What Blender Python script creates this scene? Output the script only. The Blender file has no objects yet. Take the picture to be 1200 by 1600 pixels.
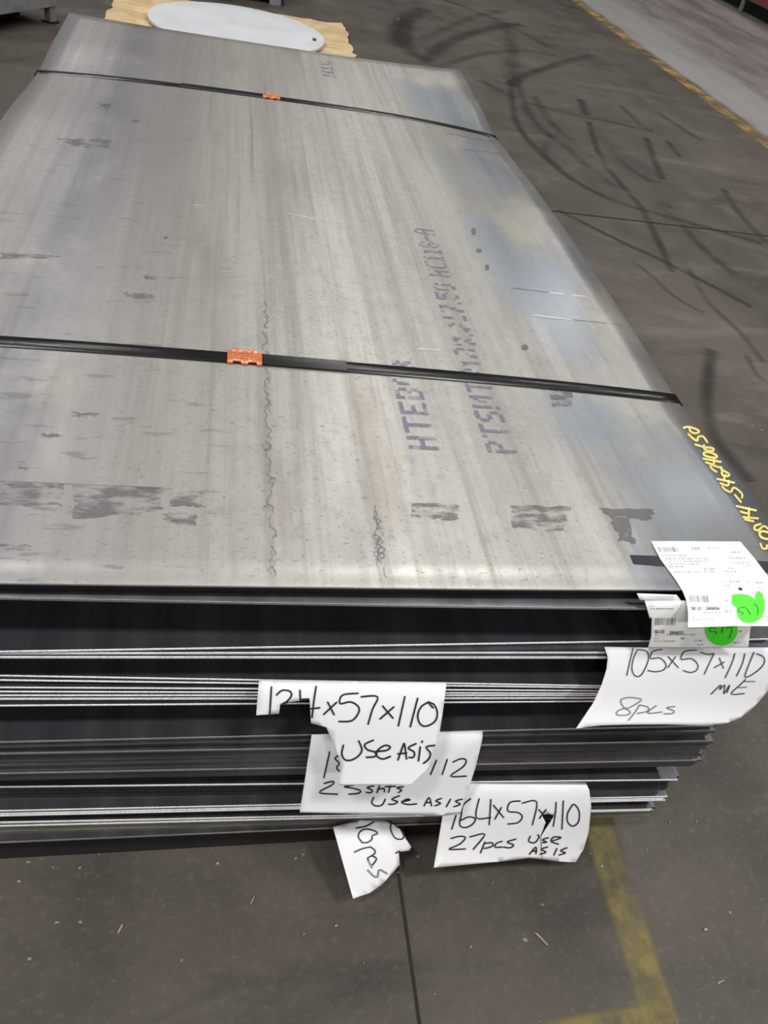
import bpy, bmesh, math, random
from mathutils import Matrix, Vector
random.seed(7)
S = bpy.context.scene
COL = S.collection
H = 0.78                                   # height of the top sheet above the floor
W, L = 1.448, 2.70                         # sheet width and length

# ------------------------------------------------------------------ camera
R = ((0.9776172, -0.1319201, 0.1638953), (0.0296817, -0.6847308, -0.7281914), (0.2082872, 0.7167571, -0.6654891))
CX = Vector((-0.16854, -0.69975, 0.786245 + H))
F = 1247.22
cam = bpy.data.cameras.new('camera')
camo = bpy.data.objects.new('camera', cam); COL.objects.link(camo)
rt, dn, fw = (Vector(r) for r in R)
camo.matrix_world = Matrix(((rt.x, -dn.x, -fw.x, CX.x), (rt.y, -dn.y, -fw.y, CX.y), (rt.z, -dn.z, -fw.z, CX.z), (0, 0, 0, 1)))
cam.sensor_fit = 'VERTICAL'; cam.sensor_height = 36.0; cam.lens = 36.0 * F / 1600.0
cam.clip_start = 0.02; cam.clip_end = 200
S.camera = camo

# ------------------------------------------------------------------ world, lamps, exposure
S.view_settings.view_transform = 'Standard'
S.view_settings.look = 'None'
S.view_settings.exposure = 0.0
S.view_settings.gamma = 1.0
S.view_settings.use_curve_mapping = False
wd = bpy.data.worlds.new('hall'); S.world = wd; wd.use_nodes = True
wd.node_tree.nodes['Background'].inputs[0].default_value = (0.83, 0.9, 1.0, 1)
wd.node_tree.nodes['Background'].inputs[1].default_value = 0.026

def lamp(x, y, z, power, size=0.9):
    d = bpy.data.lights.new('high_bay_lamp', 'AREA'); d.shape = 'DISK'; d.size = size; d.energy = power
    d.color = (1.0, 0.985, 0.95)
    o = bpy.data.objects.new('high_bay_lamp', d); COL.objects.link(o); o.location = (x, y, z)
for lx in (-8.5, -3.0, 2.5, 8.0):
    for ly in (-8.4, -2.4, 3.6, 9.6, 15.6):
        lamp(lx, ly, 8.5, 275 if ly < 0 else (160 if ly < 5 else 115))

# ------------------------------------------------------------------ helpers: pixel of the photo -> point on a real plane
def ray(px, py):
    a, b = (px - 600.0) / F, (py - 800.0) / F
    return rt * a + dn * b + fw
def on_z(px, py, z):
    d = ray(px, py); return CX + d * ((z - CX.z) / d.z)
def on_y(px, py, y):
    d = ray(px, py); return CX + d * ((y - CX.y) / d.y)

def lerp_table(t, x):
    if x <= t[0][0]: return t[0][1]
    for (a, b), (c, d) in zip(t, t[1:]):
        if x <= c:
            s = (x - a) / (c - a); s = s * s * (3 - 2 * s)
            return b + (d - b) * s
    return t[-1][1]
RIGHT = [(0, .012), (.15, .009), (.5, -.011), (.85, -.002), (1.2, -.002), (1.5, -.006), (1.9, -.019), (2.05, -.026), (2.35, -.004), (2.7, .015)]
LEFT = [(0, .004), (.5, -.010), (.9, .003), (1.54, .007), (2.06, -.016), (2.4, .0), (2.7, .007)]
def sag(x, y):
    """how far the strapped sheet edges are pulled down or spring up"""
    t = RIGHT if x > 0 else LEFT
    w = min(1.0, abs(x) / .724) ** 3
    return lerp_table(t, y) * w
def on_top(px, py, off=0.0):
    p = on_z(px, py, H)
    for _ in range(3):
        p = on_z(px, py, H + sag(p.x, max(0, p.y)) + off)
    return p

# ------------------------------------------------------------------ helpers: objects
def tag(o, label=None, cat=None, group=None, kind=None):
    if label: o['label'] = label
    if cat: o['category'] = cat
    if group: o['group'] = group
    if kind: o['kind'] = kind
    return o
def empty(name, loc=(0, 0, 0)):
    o = bpy.data.objects.new(name, None); COL.objects.link(o); o.location = loc; o.empty_display_size = .05
    return o
def mesh_obj(name, verts, faces, mats, parent=None, fm=None, uv=None, smooth=False):
    me = bpy.data.meshes.new(name)
    pl = Vector((0, 0, 0))
    if parent is not None:
        q = parent
        while q is not None:
            pl = pl + Vector(q.location); q = q.parent
    me.from_pydata([tuple(Vector(v) - pl) for v in verts], [], faces)
    for m in (mats if isinstance(mats, (list, tuple)) else [mats]): me.materials.append(m)
    if fm: me.polygons.foreach_set('material_index', fm)
    if uv:
        u = me.uv_layers.new(name='UVMap')
        for lp in me.loops: u.data[lp.index].uv = uv[lp.vertex_index]
    if smooth: me.polygons.foreach_set('use_smooth', [True] * len(me.polygons))
    me.update()
    o = bpy.data.objects.new(name, me); COL.objects.link(o)
    if parent is not None: o.parent = parent
    return o
class MB:
    def __init__(s): s.v = []; s.f = []; s.uv = []
    def box(s, x0, x1, y0, y1, z0, z1):
        n = len(s.v)
        s.v += [(x0, y0, z0), (x1, y0, z0), (x1, y1, z0), (x0, y1, z0), (x0, y0, z1), (x1, y0, z1), (x1, y1, z1), (x0, y1, z1)]
        s.f += [tuple(n + i for i in q) for q in ((0, 3, 2, 1), (4, 5, 6, 7), (0, 1, 5, 4), (1, 2, 6, 5), (2, 3, 7, 6), (3, 0, 4, 7))]
        return s
    def build(s, name, mat, parent=None, bevel=0, smooth=False):
        o = mesh_obj(name, s.v, s.f, mat, parent, smooth=smooth)
        if bevel:
            m = o.modifiers.new('bevel', 'BEVEL'); m.width = bevel; m.segments = 2; m.limit_method = 'ANGLE'
        return o

# ------------------------------------------------------------------ helpers: materials
class NT:
    def __init__(s, name):
        s.m = bpy.data.materials.new(name); s.m.use_nodes = True
        s.t = s.m.node_tree; s.b = s.t.nodes['Principled BSDF']
        s.tc = s.t.nodes.new('ShaderNodeTexCoord')
    def link(s, a, b): s.t.links.new(a, b)
    def val(s, sock, v):
        if hasattr(v, 'is_output'): s.link(v, sock)
        elif isinstance(v, (tuple, list)) and len(v) == 3 and sock.type == 'RGBA': sock.default_value = (*v, 1)
        else: sock.default_value = v
    def math(s, op, a, b=0.0, c=None, clamp=False):
        n = s.t.nodes.new('ShaderNodeMath'); n.operation = op; n.use_clamp = clamp
        s.val(n.inputs[0], a); s.val(n.inputs[1], b)
        if c is not None: s.val(n.inputs[2], c)
        return n.outputs[0]
    def coord(s, scale=(1, 1, 1), loc=(0, 0, 0), rot=(0, 0, 0), src='Object'):
        n = s.t.nodes.new('ShaderNodeMapping'); s.link(s.tc.outputs[src], n.inputs[0])
        n.inputs['Scale'].default_value = scale; n.inputs['Location'].default_value = loc; n.inputs['Rotation'].default_value = rot
        return n.outputs[0]
    def noise(s, vec, scale=1.0, detail=4.0, rough=.55, dist=0.0):
        n = s.t.nodes.new('ShaderNodeTexNoise'); s.link(vec, n.inputs['Vector'])
        n.inputs['Scale'].default_value = scale; n.inputs['Detail'].default_value = detail
        n.inputs['Roughness'].default_value = rough; n.inputs['Distortion'].default_value = dist
        return n.outputs['Fac']
    def ramp(s, x, a, b, lo=0.0, hi=1.0):
        n = s.t.nodes.new('ShaderNodeMapRange'); n.interpolation_type = 'SMOOTHSTEP'
        s.val(n.inputs[0], x); n.inputs[1].default_value = a; n.inputs[2].default_value = b
        n.inputs[3].default_value = lo; n.inputs[4].default_value = hi
        return n.outputs[0]
    def mix(s, fac, a, b, mode='MIX'):
        n = s.t.nodes.new('ShaderNodeMix'); n.data_type = 'RGBA'; n.blend_type = mode
        s.val(n.inputs[0], fac); s.val(n.inputs[6], a); s.val(n.inputs[7], b)
        return n.outputs[2]
    def sep(s, src='Object'):
        n = s.t.nodes.new('ShaderNodeSeparateXYZ'); s.link(s.tc.outputs[src], n.inputs[0]); return n.outputs
    def bump(s, h, strength=.2, dist=.01):
        n = s.t.nodes.new('ShaderNodeBump'); n.inputs['Strength'].default_value = strength; n.inputs['Distance'].default_value = dist
        s.link(h, n.inputs['Height']); s.link(n.outputs[0], s.b.inputs['Normal'])
    def out(s, col=None, rough=None, metal=None, alpha=None, spec=None):
        for k, v in (('Base Color', col), ('Roughness', rough), ('Metallic', metal), ('Alpha', alpha), ('Specular IOR Level', spec)):
            if v is not None: s.val(s.b.inputs[k], v)
        return s.m
def flat(name, col, rough=.6, metal=0.0, var=.12, scale=30):
    n = NT(name); k = n.noise(n.coord(), scale, 3)
    c = n.mix(n.ramp(k, .3, .7), tuple(x * (1 - var) for x in col), tuple(min(1, x * (1 + var)) for x in col))
    return n.out(c, rough, metal)

def gauss(n, x, c, w):
    d = n.math('DIVIDE', n.math('SUBTRACT', x, c), w)
    return n.math('EXPONENT', n.math('MULTIPLY', n.math('MULTIPLY', d, d), -1.0))

def mill_scale():
    """hot-rolled top sheet: grey scale with rolling streaks, blue oxide bands and pits"""
    n = NT('mill_scale_top')
    x, y, z = n.sep()
    wob = n.noise(n.coord((3, .9, 1)), 1.0, 3)
    xs = n.math('ADD', x, n.math('MULTIPLY', n.math('SUBTRACT', wob, .5), .10))
    broad = n.noise(n.coord((5.5, .35, 1), (3, 1, 0)), 1.0, 4)
    streak = n.noise(n.coord((26, .55, 1)), 1.0, 5, .65)
    fine = n.noise(n.coord((120, 3.0, 1)), 1.0, 3, .6)
    blot = n.noise(n.coord((4, 3.2, 1), (7, 2, 0)), 1.0, 5, .62)
    grain = n.noise(n.coord((90, 70, 1)), 1.0, 3, .6)
    c = n.mix(n.ramp(broad, .3, .7), (.40, .385, .36), (.52, .506, .478))
    c = n.mix(n.ramp(streak, .44, .70, 0, .72), c, (.27, .248, .22))
    c = n.mix(n.ramp(streak, .45, .26, 0, .6), c, (.62, .615, .60))
    c = n.mix(n.ramp(fine, .5, .8, 0, .15), c, (.25, .23, .20))
    c = n.mix(n.ramp(blot, .5, .74, 0, .42), c, (.33, .325, .32))
    mot = n.noise(n.coord((34, 24, 1), (9, 4, 0)), 1.0, 5, .7)
    c = n.mix(n.ramp(mot, .50, .72, 0, .42), c, (.25, .245, .235))
    c = n.mix(n.ramp(mot, .46, .28, 0, .35), c, (.56, .555, .54))
    br = n.noise(n.coord((9, 1.6, 1), (11, 6, 0)), 1.0, 4, .6)
    c = n.mix(n.ramp(br, .54, .70, 0, .5), c, (.30, .262, .22))
    th = n.noise(n.coord((55, .8, 1), (1, 2, 0)), 1.0, 3, .6)
    c = n.mix(n.math('MULTIPLY', n.ramp(th, .58, .70), n.math('MULTIPLY', gauss(n, x, -.05, .22), .55)), c, (.23, .20, .165))
    # blue oxide bands: deep along the left, pale along the right edge
    lb = n.math('MULTIPLY', gauss(n, xs, -.47, .085), n.ramp(blot, .25, .55))
    c = n.mix(n.math('MULTIPLY', lb, .75, clamp=True), c, (.12, .128, .16))
    l2 = n.math('MULTIPLY', n.ramp(xs, -.40, -.72), n.ramp(broad, .2, .6))
    c = n.mix(n.math('MULTIPLY', l2, .72), c, (.19, .188, .205))
    lm = n.math('MULTIPLY', gauss(n, xs, -.34, .16), .62)
    c = n.mix(lm, c, (.25, .235, .235))
    edge = n.noise(n.coord((5, 2.6, 1), (1, 5, 0)), 1.0, 3, .5, .4)
    rb = n.math('MULTIPLY', n.ramp(xs, .38, .50), n.ramp(edge, .40, .60))
    c = n.mix(n.math('MULTIPLY', rb, .75), c, (.30, .355, .425))
    rc = n.math('MULTIPLY', n.ramp(xs, .44, .58), n.ramp(edge, .47, .34))
    c = n.mix(n.math('MULTIPLY', rc, .65), c, (.56, .55, .47))
    rd = n.math('MULTIPLY', n.ramp(xs, .56, .68), n.ramp(blot, .40, .62))
    c = n.mix(n.math('MULTIPLY', rd, .6), c, (.27, .27, .28))
    ln = n.math('MULTIPLY', n.ramp(x, .40, .52), n.ramp(y, .55, .05))
    c = n.mix(n.math('MULTIPLY', ln, .78), c, (.15, .158, .175))
    # pits and rolled-in specks, slanted, mostly in the middle
    sp = n.noise(n.coord((95, 170, 1), (0, 0, 0), (0, 0, .5)), 1.0, 5, .62, .4)
    mid = n.math('MULTIPLY', n.ramp(x, -.62, -.25), n.ramp(x, .52, .30))
    pit = n.math('MULTIPLY', n.ramp(sp, .585, .67), n.math('MULTIPLY', mid, n.ramp(blot, .30, .52, .3, 1)))
    c = n.mix(n.math('MULTIPLY', pit, .48), c, (.12, .12, .12))
    pl = n.noise(n.coord((9, 42, 1), (2, 8, 0)), 1.0, 4, .6)
    pit2 = n.math('MULTIPLY', n.ramp(pl, .60, .66), n.math('MULTIPLY', n.ramp(x, -.05, -.25), n.ramp(y, 1.9, .2, .35, 1)))
    c = n.mix(n.math('MULTIPLY', pit2, .55), c, (.13, .13, .145))
    c = n.mix(n.ramp(grain, .45, .75, 0, .16), c, (.2, .2, .2))
    r = n.math('ADD', n.ramp(streak, .3, .7, .36, .46), n.math('MULTIPLY', n.ramp(x, .36, .5), -.08))
    r = n.math('ADD', r, n.math('MULTIPLY', pit, .2))
    n.bump(n.math('ADD', n.math('MULTIPLY', grain, .35), n.math('MULTIPLY', sp, .35)), .12, .002)
    return n.out(c, r, .62)
def sheet_face():
    n = NT('sheet_scale')
    st = n.noise(n.coord((14, .6, 1)), 1.0, 4)
    bl = n.noise(n.coord((6, 4, 1), (4, 0, 0)), 1.0, 4)
    c = n.mix(n.ramp(st, .35, .65), (.11, .114, .122), (.18, .184, .192))
    c = n.mix(n.ramp(bl, .5, .68, 0, .7), c, (.14, .165, .21))
    return n.out(c, .30, .82)
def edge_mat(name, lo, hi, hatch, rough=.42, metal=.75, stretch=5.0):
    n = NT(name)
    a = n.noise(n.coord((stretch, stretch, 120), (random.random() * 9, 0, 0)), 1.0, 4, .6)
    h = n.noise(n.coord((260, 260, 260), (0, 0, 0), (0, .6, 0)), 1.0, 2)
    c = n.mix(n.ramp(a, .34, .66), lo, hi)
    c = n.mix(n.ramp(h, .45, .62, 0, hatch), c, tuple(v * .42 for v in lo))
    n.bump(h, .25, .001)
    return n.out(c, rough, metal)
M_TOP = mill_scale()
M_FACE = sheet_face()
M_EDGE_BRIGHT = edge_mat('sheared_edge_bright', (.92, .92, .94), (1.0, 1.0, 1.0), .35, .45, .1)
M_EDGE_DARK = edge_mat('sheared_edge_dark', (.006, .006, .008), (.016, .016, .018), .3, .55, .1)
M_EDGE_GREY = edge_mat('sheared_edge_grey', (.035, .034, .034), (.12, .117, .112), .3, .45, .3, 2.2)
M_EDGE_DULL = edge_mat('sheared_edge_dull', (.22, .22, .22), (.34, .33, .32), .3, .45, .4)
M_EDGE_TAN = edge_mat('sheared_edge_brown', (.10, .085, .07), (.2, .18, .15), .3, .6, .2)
M_STRAP = NT('strap_black')
_k = M_STRAP.noise(M_STRAP.coord((6, 160, 1)), 1.0, 3)
M_STRAP = M_STRAP.out(M_STRAP.mix(M_STRAP.ramp(_k, .4, .7), (.006, .006, .007), (.013, .013, .014)), M_STRAP.ramp(_k, .3, .7, .24, .27), .2)
M_STRAP2 = flat('strap_polished', (.35, .37, .40), .22, 1.0)
M_SEAL = flat('copper_seal', (.80, .27, .12), .30, .7, .25, 240)
M_WOOD = flat('dunnage_wood', (.055, .042, .03), .8)
def paper(name, col=(.86, .86, .89), stain=.10):
    n = NT(name); a = n.noise(n.coord(), 14, 4)
    c = n.mix(n.ramp(a, .5, .75, 0, stain), col, (.55, .52, .47))
    m = n.out(c, .75, 0.0, spec=.2)
    return m
M_PAPER = paper('white_paper'); M_LABEL = paper('label_paper', (.93, .93, .92), .12)
M_INK = flat('marker_ink', (.018, .016, .03), .5); M_PEN = flat('pen_ink', (.045, .045, .06), .5); M_PENLIGHT = flat('pen_ink_faint', (.23, .23, .27), .6)
M_PRINT = flat('print_ink', (.30, .30, .33), .7); M_PRINTDARK = flat('print_ink_dark', (.12, .12, .14), .7); M_PRINTPALE = flat('print_ink_pale', (.42, .41, .41), .7)
M_GREEN = flat('green_sticker', (.07, .93, .02), .55, 0, .03)
M_STENCIL = NT('stencil_ink'); _a = M_STENCIL.noise(M_STENCIL.coord(), 55, 3)
M_STENCIL = M_STENCIL.out((.17, .165, .23), .6, .1, M_STENCIL.ramp(_a, .36, .6, .25, .82))
M_YELLOW = flat('yellow_paint_pen', (.66, .55, .15), .5)
M_TAPE = flat('dark_tape', (.012, .016, .026), .65)

# ------------------------------------------------------------------ floor
def floor_mat():
    n = NT('floor_concrete')
    x, y, z = n.sep()
    big = n.noise(n.coord((.55, .35, 1)), 1.0, 5, .6)
    mid = n.noise(n.coord((3.4, 2.4, 1), (2, 3, 0)), 1.0, 6, .65)
    sw = n.noise(n.coord((1.2, 3.0, 1), (5, 1, 0), (0, 0, .5)), 1.0, 6, .65, 1.3)
    gr = n.noise(n.coord((60, 60, 1)), 1.0, 3, .7)
    sp = n.noise(n.coord((38, 52, 1), (3, 3, 0)), 1.0, 1, .4)
    c = n.mix(n.ramp(mid, .3, .7), (.038, .031, .024), (.070, .059, .048))
    c = n.mix(n.ramp(big, .4, .65, 0, .6), c, (.108, .091, .075))
    c = n.mix(n.ramp(sw, .52, .72, 0, .65), c, (.028, .025, .022))
    c = n.mix(n.ramp(sw, .45, .28, 0, .4), c, (.16, .147, .13))
    c = n.mix(n.ramp(gr, .5, .8, 0, .35), c, (.16, .148, .13))
    c = n.mix(n.ramp(sp, .77, .80, 0, .7), c, (.30, .27, .22))
    # far traffic lane: paler, trowelled concrete
    edge = n.math('ADD', x, n.math('MULTIPLY', n.math('SUBTRACT', mid, .5), .18))
    lane = n.ramp(edge, 4.02, 4.10)
    ls = n.noise(n.coord((2.2, .45, 1), (0, 4, 0)), 1.0, 6, .65)
    lc = n.mix(n.ramp(ls, .35, .65), (.125, .112, .106), (.235, .215, .207))
    pale = n.math('MULTIPLY', n.ramp(edge, 4.05, 4.15), n.ramp(edge, 4.9, 4.6))
    lc = n.mix(n.math('MULTIPLY', pale, .6), lc, (.30, .29, .288))
    c = n.mix(lane, c, lc)
    n.bump(n.math('ADD', gr, mid), .12, .004)
    return n.out(c, n.ramp(mid, .3, .7, .50, .68), 0.0)
floor = tag(mesh_obj('floor', [(-30, -20, 0), (30, -20, 0), (30, 45, 0), (-30, 45, 0)], [(0, 1, 2, 3)], floor_mat()),
            'dark brown-grey worn concrete factory floor', 'floor', kind='structure')

def ribbon(pts, widths, z):
    """flat strip along a polyline on the floor; uv.x runs across, uv.y along"""
    P = [Vector((p[0], p[1])) for p in pts]
    # resample smoothly (Catmull-Rom)
    Q = []; Wd = []
    for i in range(len(P) - 1):
        p0, p1, p2, p3 = P[max(0, i - 1)], P[i], P[i + 1], P[min(len(P) - 1, i + 2)]
        for k in range(6):
            t = k / 6
            Q.append(.5 * ((2 * p1) + (p2 - p0) * t + (2 * p0 - 5 * p1 + 4 * p2 - p3) * t * t + (3 * p1 - p0 - 3 * p2 + p3) * t ** 3))
            Wd.append(widths)
    Q.append(P[-1]); Wd.append(widths)
    v, f, uv = [], [], []; s = 0
    for i, q in enumerate(Q):
        d = (Q[min(i + 1, len(Q) - 1)] - Q[max(i - 1, 0)]).normalized(); nn = Vector((-d.y, d.x)) * Wd[i] / 2
        if i: s += (Q[i] - Q[i - 1]).length
        v += [(q.x + nn.x, q.y + nn.y, z), (q.x - nn.x, q.y - nn.y, z)]; uv += [(0, s), (1, s)]
        if i: n = 2 * i; f.append((n - 2, n - 1, n + 1, n))
    return v, f, uv
def mark_mat(name, col, amax, wear, nscale=9.0, soft=.35, sp=.13):
    n = NT(name)
    uv = n.t.nodes.new('ShaderNodeSeparateXYZ'); n.link(n.tc.outputs['UV'], uv.inputs[0])
    a = n.ramp(uv.outputs[0], 0, soft); b = n.ramp(uv.outputs[0], 1, 1 - soft)
    k = n.noise(n.coord((1, 1, 1)), nscale, 5, .65)
    al = n.math('MULTIPLY', n.math('MULTIPLY', a, b), n.ramp(k, wear - sp, wear + sp, 0, amax))
    c = n.mix(n.noise(n.coord(), nscale * 2, 3), tuple(v * .7 for v in col), col)
    return n.out(c, .7, 0.0, al)
M_TYRE = mark_mat('tyre_rubber', (.020, .018, .016), .62, .42, 3, .5, .3)
M_TYREFAINT = mark_mat('tyre_rubber_faint', (.026, .023, .02), .42, .45, 4, .5, .28)
M_SCUFF = mark_mat('pale_scuff', (.22, .20, .175), .4, .5, 5, .5, .25)
M_LINEFAR = mark_mat('worn_yellow_far', (.46, .31, .07), .85, .5, 4.2, .2, .16)
M_LINENEAR = mark_mat('worn_yellow_near', (.30, .245, .075), .62, .46, 11, .22, .2)
M_JOINT = flat('floor_joint_gap', (.018, .015, .012), .9)
zc = [0.0004]
def floor_strip(name, px, w, mat, world=False, label=None):
    pts = px if world else [on_z(a, b, 0) for a, b in px]
    zc[0] += .00005
    v, f, uv = ribbon(pts, w, zc[0])
    o = mesh_obj(name, v, f, mat, floor, uv=uv)
    if label: o['label'] = label
    return o
z6 = lambda L_: [(600 + a / 2, b / 2) for a, b in L_]
z8 = lambda L_: [(800 + a / 3, 400 + b / 3) for a, b in L_]
TY = [(z6([(395, 250), (405, 350), (430, 410), (480, 470), (560, 540), (640, 590), (740, 635), (860, 670), (1010, 712), (1180, 760)]), .09, M_TYRE),
      (z6([(415, 240), (440, 330), (490, 400), (580, 470), (660, 540), (760, 600), (900, 650)]), .12, M_TYREFAINT),
      (z6([(540, 655), (640, 705), (740, 755), (860, 810), (1000, 880), (1150, 960)]), .07, M_TYRE),
      (z6([(640, 380), (660, 450), (690, 510), (740, 575), (800, 645), (850, 740), (900, 850)]), .08, M_TYRE),
      (z6([(820, 430), (845, 500), (870, 560)]), .09, M_TYRE), (z6([(615, 310), (632, 360)]), .12, M_TYRE),
      (z6([(885, 440), (925, 490)]), .08, M_TYRE),
      (z6([(395, 270), (430, 240), (480, 222), (560, 195), (650, 172)]), .16, M_TYRE),
      (z6([(130, 200), (170, 150), (240, 115), (350, 85), (430, 75)]), .22, M_TYRE),
      (z6([(55, 150), (45, 90), (70, 55), (130, 30)]), .3, M_TYRE), (z6([(70, 60), (60, 110), (85, 165), (150, 190)]), .25, M_TYRE),
      (z6([(190, 0), (300, 40), (420, 95), (520, 150)]), .2, M_TYREFAINT), (z6([(380, 80), (400, 160), (395, 270)]), .25, M_TYREFAINT),
      (z6([(300, 250), (420, 310), (560, 350), (700, 380), (840, 410)]), .12, M_TYREFAINT),
      (z6([(130, 120), (260, 60), (380, 30)]), .18, M_TYREFAINT), (z6([(160, 215), (300, 170), (420, 160), (540, 175)]), .14, M_TYREFAINT),
      (z6([(470, 300), (520, 380), (590, 440)]), .12, M_TYREFAINT), (z6([(520, 420), (500, 480), (560, 530)]), .1, M_TYREFAINT),
      (z6([(930, 700), (1000, 780), (1100, 860)]), .1, M_TYREFAINT), (z6([(740, 330), (800, 390), (830, 410)]), .1, M_TYREFAINT),
      (z6([(700, 460), (760, 520), (840, 570)]), .1, M_TYREFAINT), (z6([(850, 350), (990, 440)]), .12, M_TYREFAINT),
      (z6([(1060, 590), (1120, 680), (1200, 760)]), .09, M_TYREFAINT),
      (z8([(935, 440), (920, 560), (915, 700), (940, 830), (1010, 930), (1120, 1060)]), .09, M_TYRE),
      (z8([(830, 60), (900, 190), (985, 280), (1080, 370), (1180, 500)]), .06, M_TYREFAINT),
      (z8([(560, 20), (650, 90), (760, 190), (900, 270)]), .05, M_TYREFAINT), (z8([(1100, 470), (1150, 560), (1200, 600)]), .05, M_TYREFAINT)]
for px, w, m in TY: floor_strip('tyre_mark', px, w, m)
for px, w in ((z6([(120, 15), (300, 55), (540, 95)]), .14), (z6([(720, 590), (860, 640), (960, 690)]), .12), (z6([(560, 140), (640, 150), (700, 190)]), .3), (z6([(620, 460), (760, 560)]), .2)):
    floor_strip('scuff_mark', px, w, M_SCUFF)
floor_strip('lane_line', [(3.94, 1.0), (3.96, 4), (3.98, 7), (3.99, 10), (4.0, 14)], .16, M_LINEFAR, True, 'worn yellow painted line along the pale lane')
floor_strip('bay_line', [(.655, -.62), (.658, -.3), (.665, 0.2), (.67, .8)], .085, M_LINENEAR, True, 'worn yellow painted line under the stack corner')
floor_strip('bay_line', [(-.05, -.385), (.3, -.372), (.69, -.355)], .07, M_LINENEAR, True, 'worn yellow crossbar of the painted bay')
floor_strip('floor_joint', [(.205, -1.2), (.208, -.4), (.21, .6), (.21, 3)], .0055, M_JOINT, True)
j0, j1 = on_z(862, 330, 0), on_z(1200, 369, 0)
d_ = (j1 - j0).normalized()
floor_strip('floor_joint', [j0 - d_ * 3, j0, j1, j1 + d_ * 6], .010, M_JOINT, True)
floor_strip('pale_scratch', [(on_z(1085, 1550, 0).x, on_z(1085, 1550, 0).y), (on_z(1150, 1520, 0).x, on_z(1150, 1520, 0).y)], .008, M_SCUFF, True)

# ------------------------------------------------------------------ steel sheets, from the top lot down
def front_line(z, l, r):
    a, b = on_z(*l, z), on_z(*r, z)
    k = (b.y - a.y) / (b.x - a.x)
    return a.y - k * a.x, k                                   # Y = c + k X
def make_sheet(zt, th, c, k, edge, xr=W / 2, length=L, name='steel_sheet', zk=0.0, bend=False):
    x0, x1 = xr - W, xr
    o = empty if False else None
    ys = lambda x: c + k * x
    ch = min(.0007, th * .25)
    v, f, fm = [], [], []
    if bend: xs = [x0 + (x1 - x0) * i / 28 for i in range(29)]; ts = [i / 54 for i in range(55)]
    else: xs = [x0, x1]; ts = [0.0, 1.0]
    nx, ny = len(xs), len(ts)
    def row(z, inset):
        for t in ts:
            for x in xs:
                y = ys(x) + t * length
                yy = y + (inset if t == 0 else 0)
                v.append((x, yy, z + zk * x + (sag(x, max(0, y)) if bend else 0)))
    row(zt, ch); row(zt - th, 0)
    n0, n1 = 0, nx * ny
    for j in range(ny - 1):
        for i in range(nx - 1):
            a = j * nx + i
            f.append((a, a + 1, a + nx + 1, a + nx)); fm.append(0)
            f.append((n1 + a, n1 + a + nx, n1 + a + nx + 1, n1 + a + 1)); fm.append(1 if bend else 0)
    # front: chamfer row then vertical face
    n2 = len(v)
    for x in xs: v.append((x, ys(x), zt - ch + zk * x + (sag(x, max(0, ys(x))) if bend else 0)))
    for i in range(nx - 1):
        f.append((i, n2 + i, n2 + i + 1, i + 1)); fm.append(2)
        f.append((n2 + i, n1 + i, n1 + i + 1, n2 + i + 1)); fm.append(2)
    for i in range(nx - 1):                                   # back
        a = (ny - 1) * nx + i; f.append((a, a + 1, n1 + a + 1, n1 + a)); fm.append(2)
    for j in range(ny - 1):                                   # sides
        a = j * nx; f.append((a, a + nx, n1 + a + nx, n1 + a)); fm.append(2)
        a = j * nx + nx - 1; f.append((a, n1 + a, n1 + a + nx, a + nx)); fm.append(2)
    me = bpy.data.meshes.new(name)
    org = Vector(((x0 + x1) / 2, c, zt - th))
    me.from_pydata([tuple(Vector(p) - org) for p in v], [], f)
    for m in ((M_TOP if bend == 'top' else M_FACE), M_FACE, edge): me.materials.append(m)
    me.polygons.foreach_set('material_index', fm)
    if bend: me.polygons.foreach_set('use_smooth', [q == 0 for q in fm])
    me.update()
    ob = bpy.data.objects.new(name, me); COL.objects.link(ob); ob.location = org
    return ob
rnd = random.Random(3)
JX = lambda a=.004: W / 2 + rnd.uniform(-a, a)
REPORT = []
# --- top lot
cA, kA = front_line(H, (0, 911.5), (950, 922.5))
TOPSHEET = make_sheet(H, .003, cA, kA, M_EDGE_DULL, bend='top')
tag(TOPSHEET, 'topmost grey steel sheet with ink stencils, yellow numbers and streaked scale', 'steel sheet', 'steel sheets of the top lot')
zt = H - .003
for i in range(9):
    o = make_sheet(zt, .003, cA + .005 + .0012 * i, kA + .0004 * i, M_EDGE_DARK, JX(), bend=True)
    tag(o, 'dark-edged steel sheet pressed in just under the topmost sheet', 'steel sheet', 'dark steel sheets of the top lot')
    zt -= .003
cB, kB = front_line(zt, (0, 934), (950, 951)); REPORT.append(('B', cB, kB))
o = make_sheet(zt, .0045, cB, kB, M_EDGE_DULL, JX(), bend=True); zt -= .0045
tag(o, 'grey-edged steel sheet sticking out below the topmost dark edges', 'steel sheet', 'steel sheets of the top lot')
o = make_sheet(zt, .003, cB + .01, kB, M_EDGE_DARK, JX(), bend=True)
tag(o, 'lowest dark steel sheet of the top lot above the black gap', 'steel sheet', 'steel sheets of the top lot')
A_BOT = zt - .003
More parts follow.
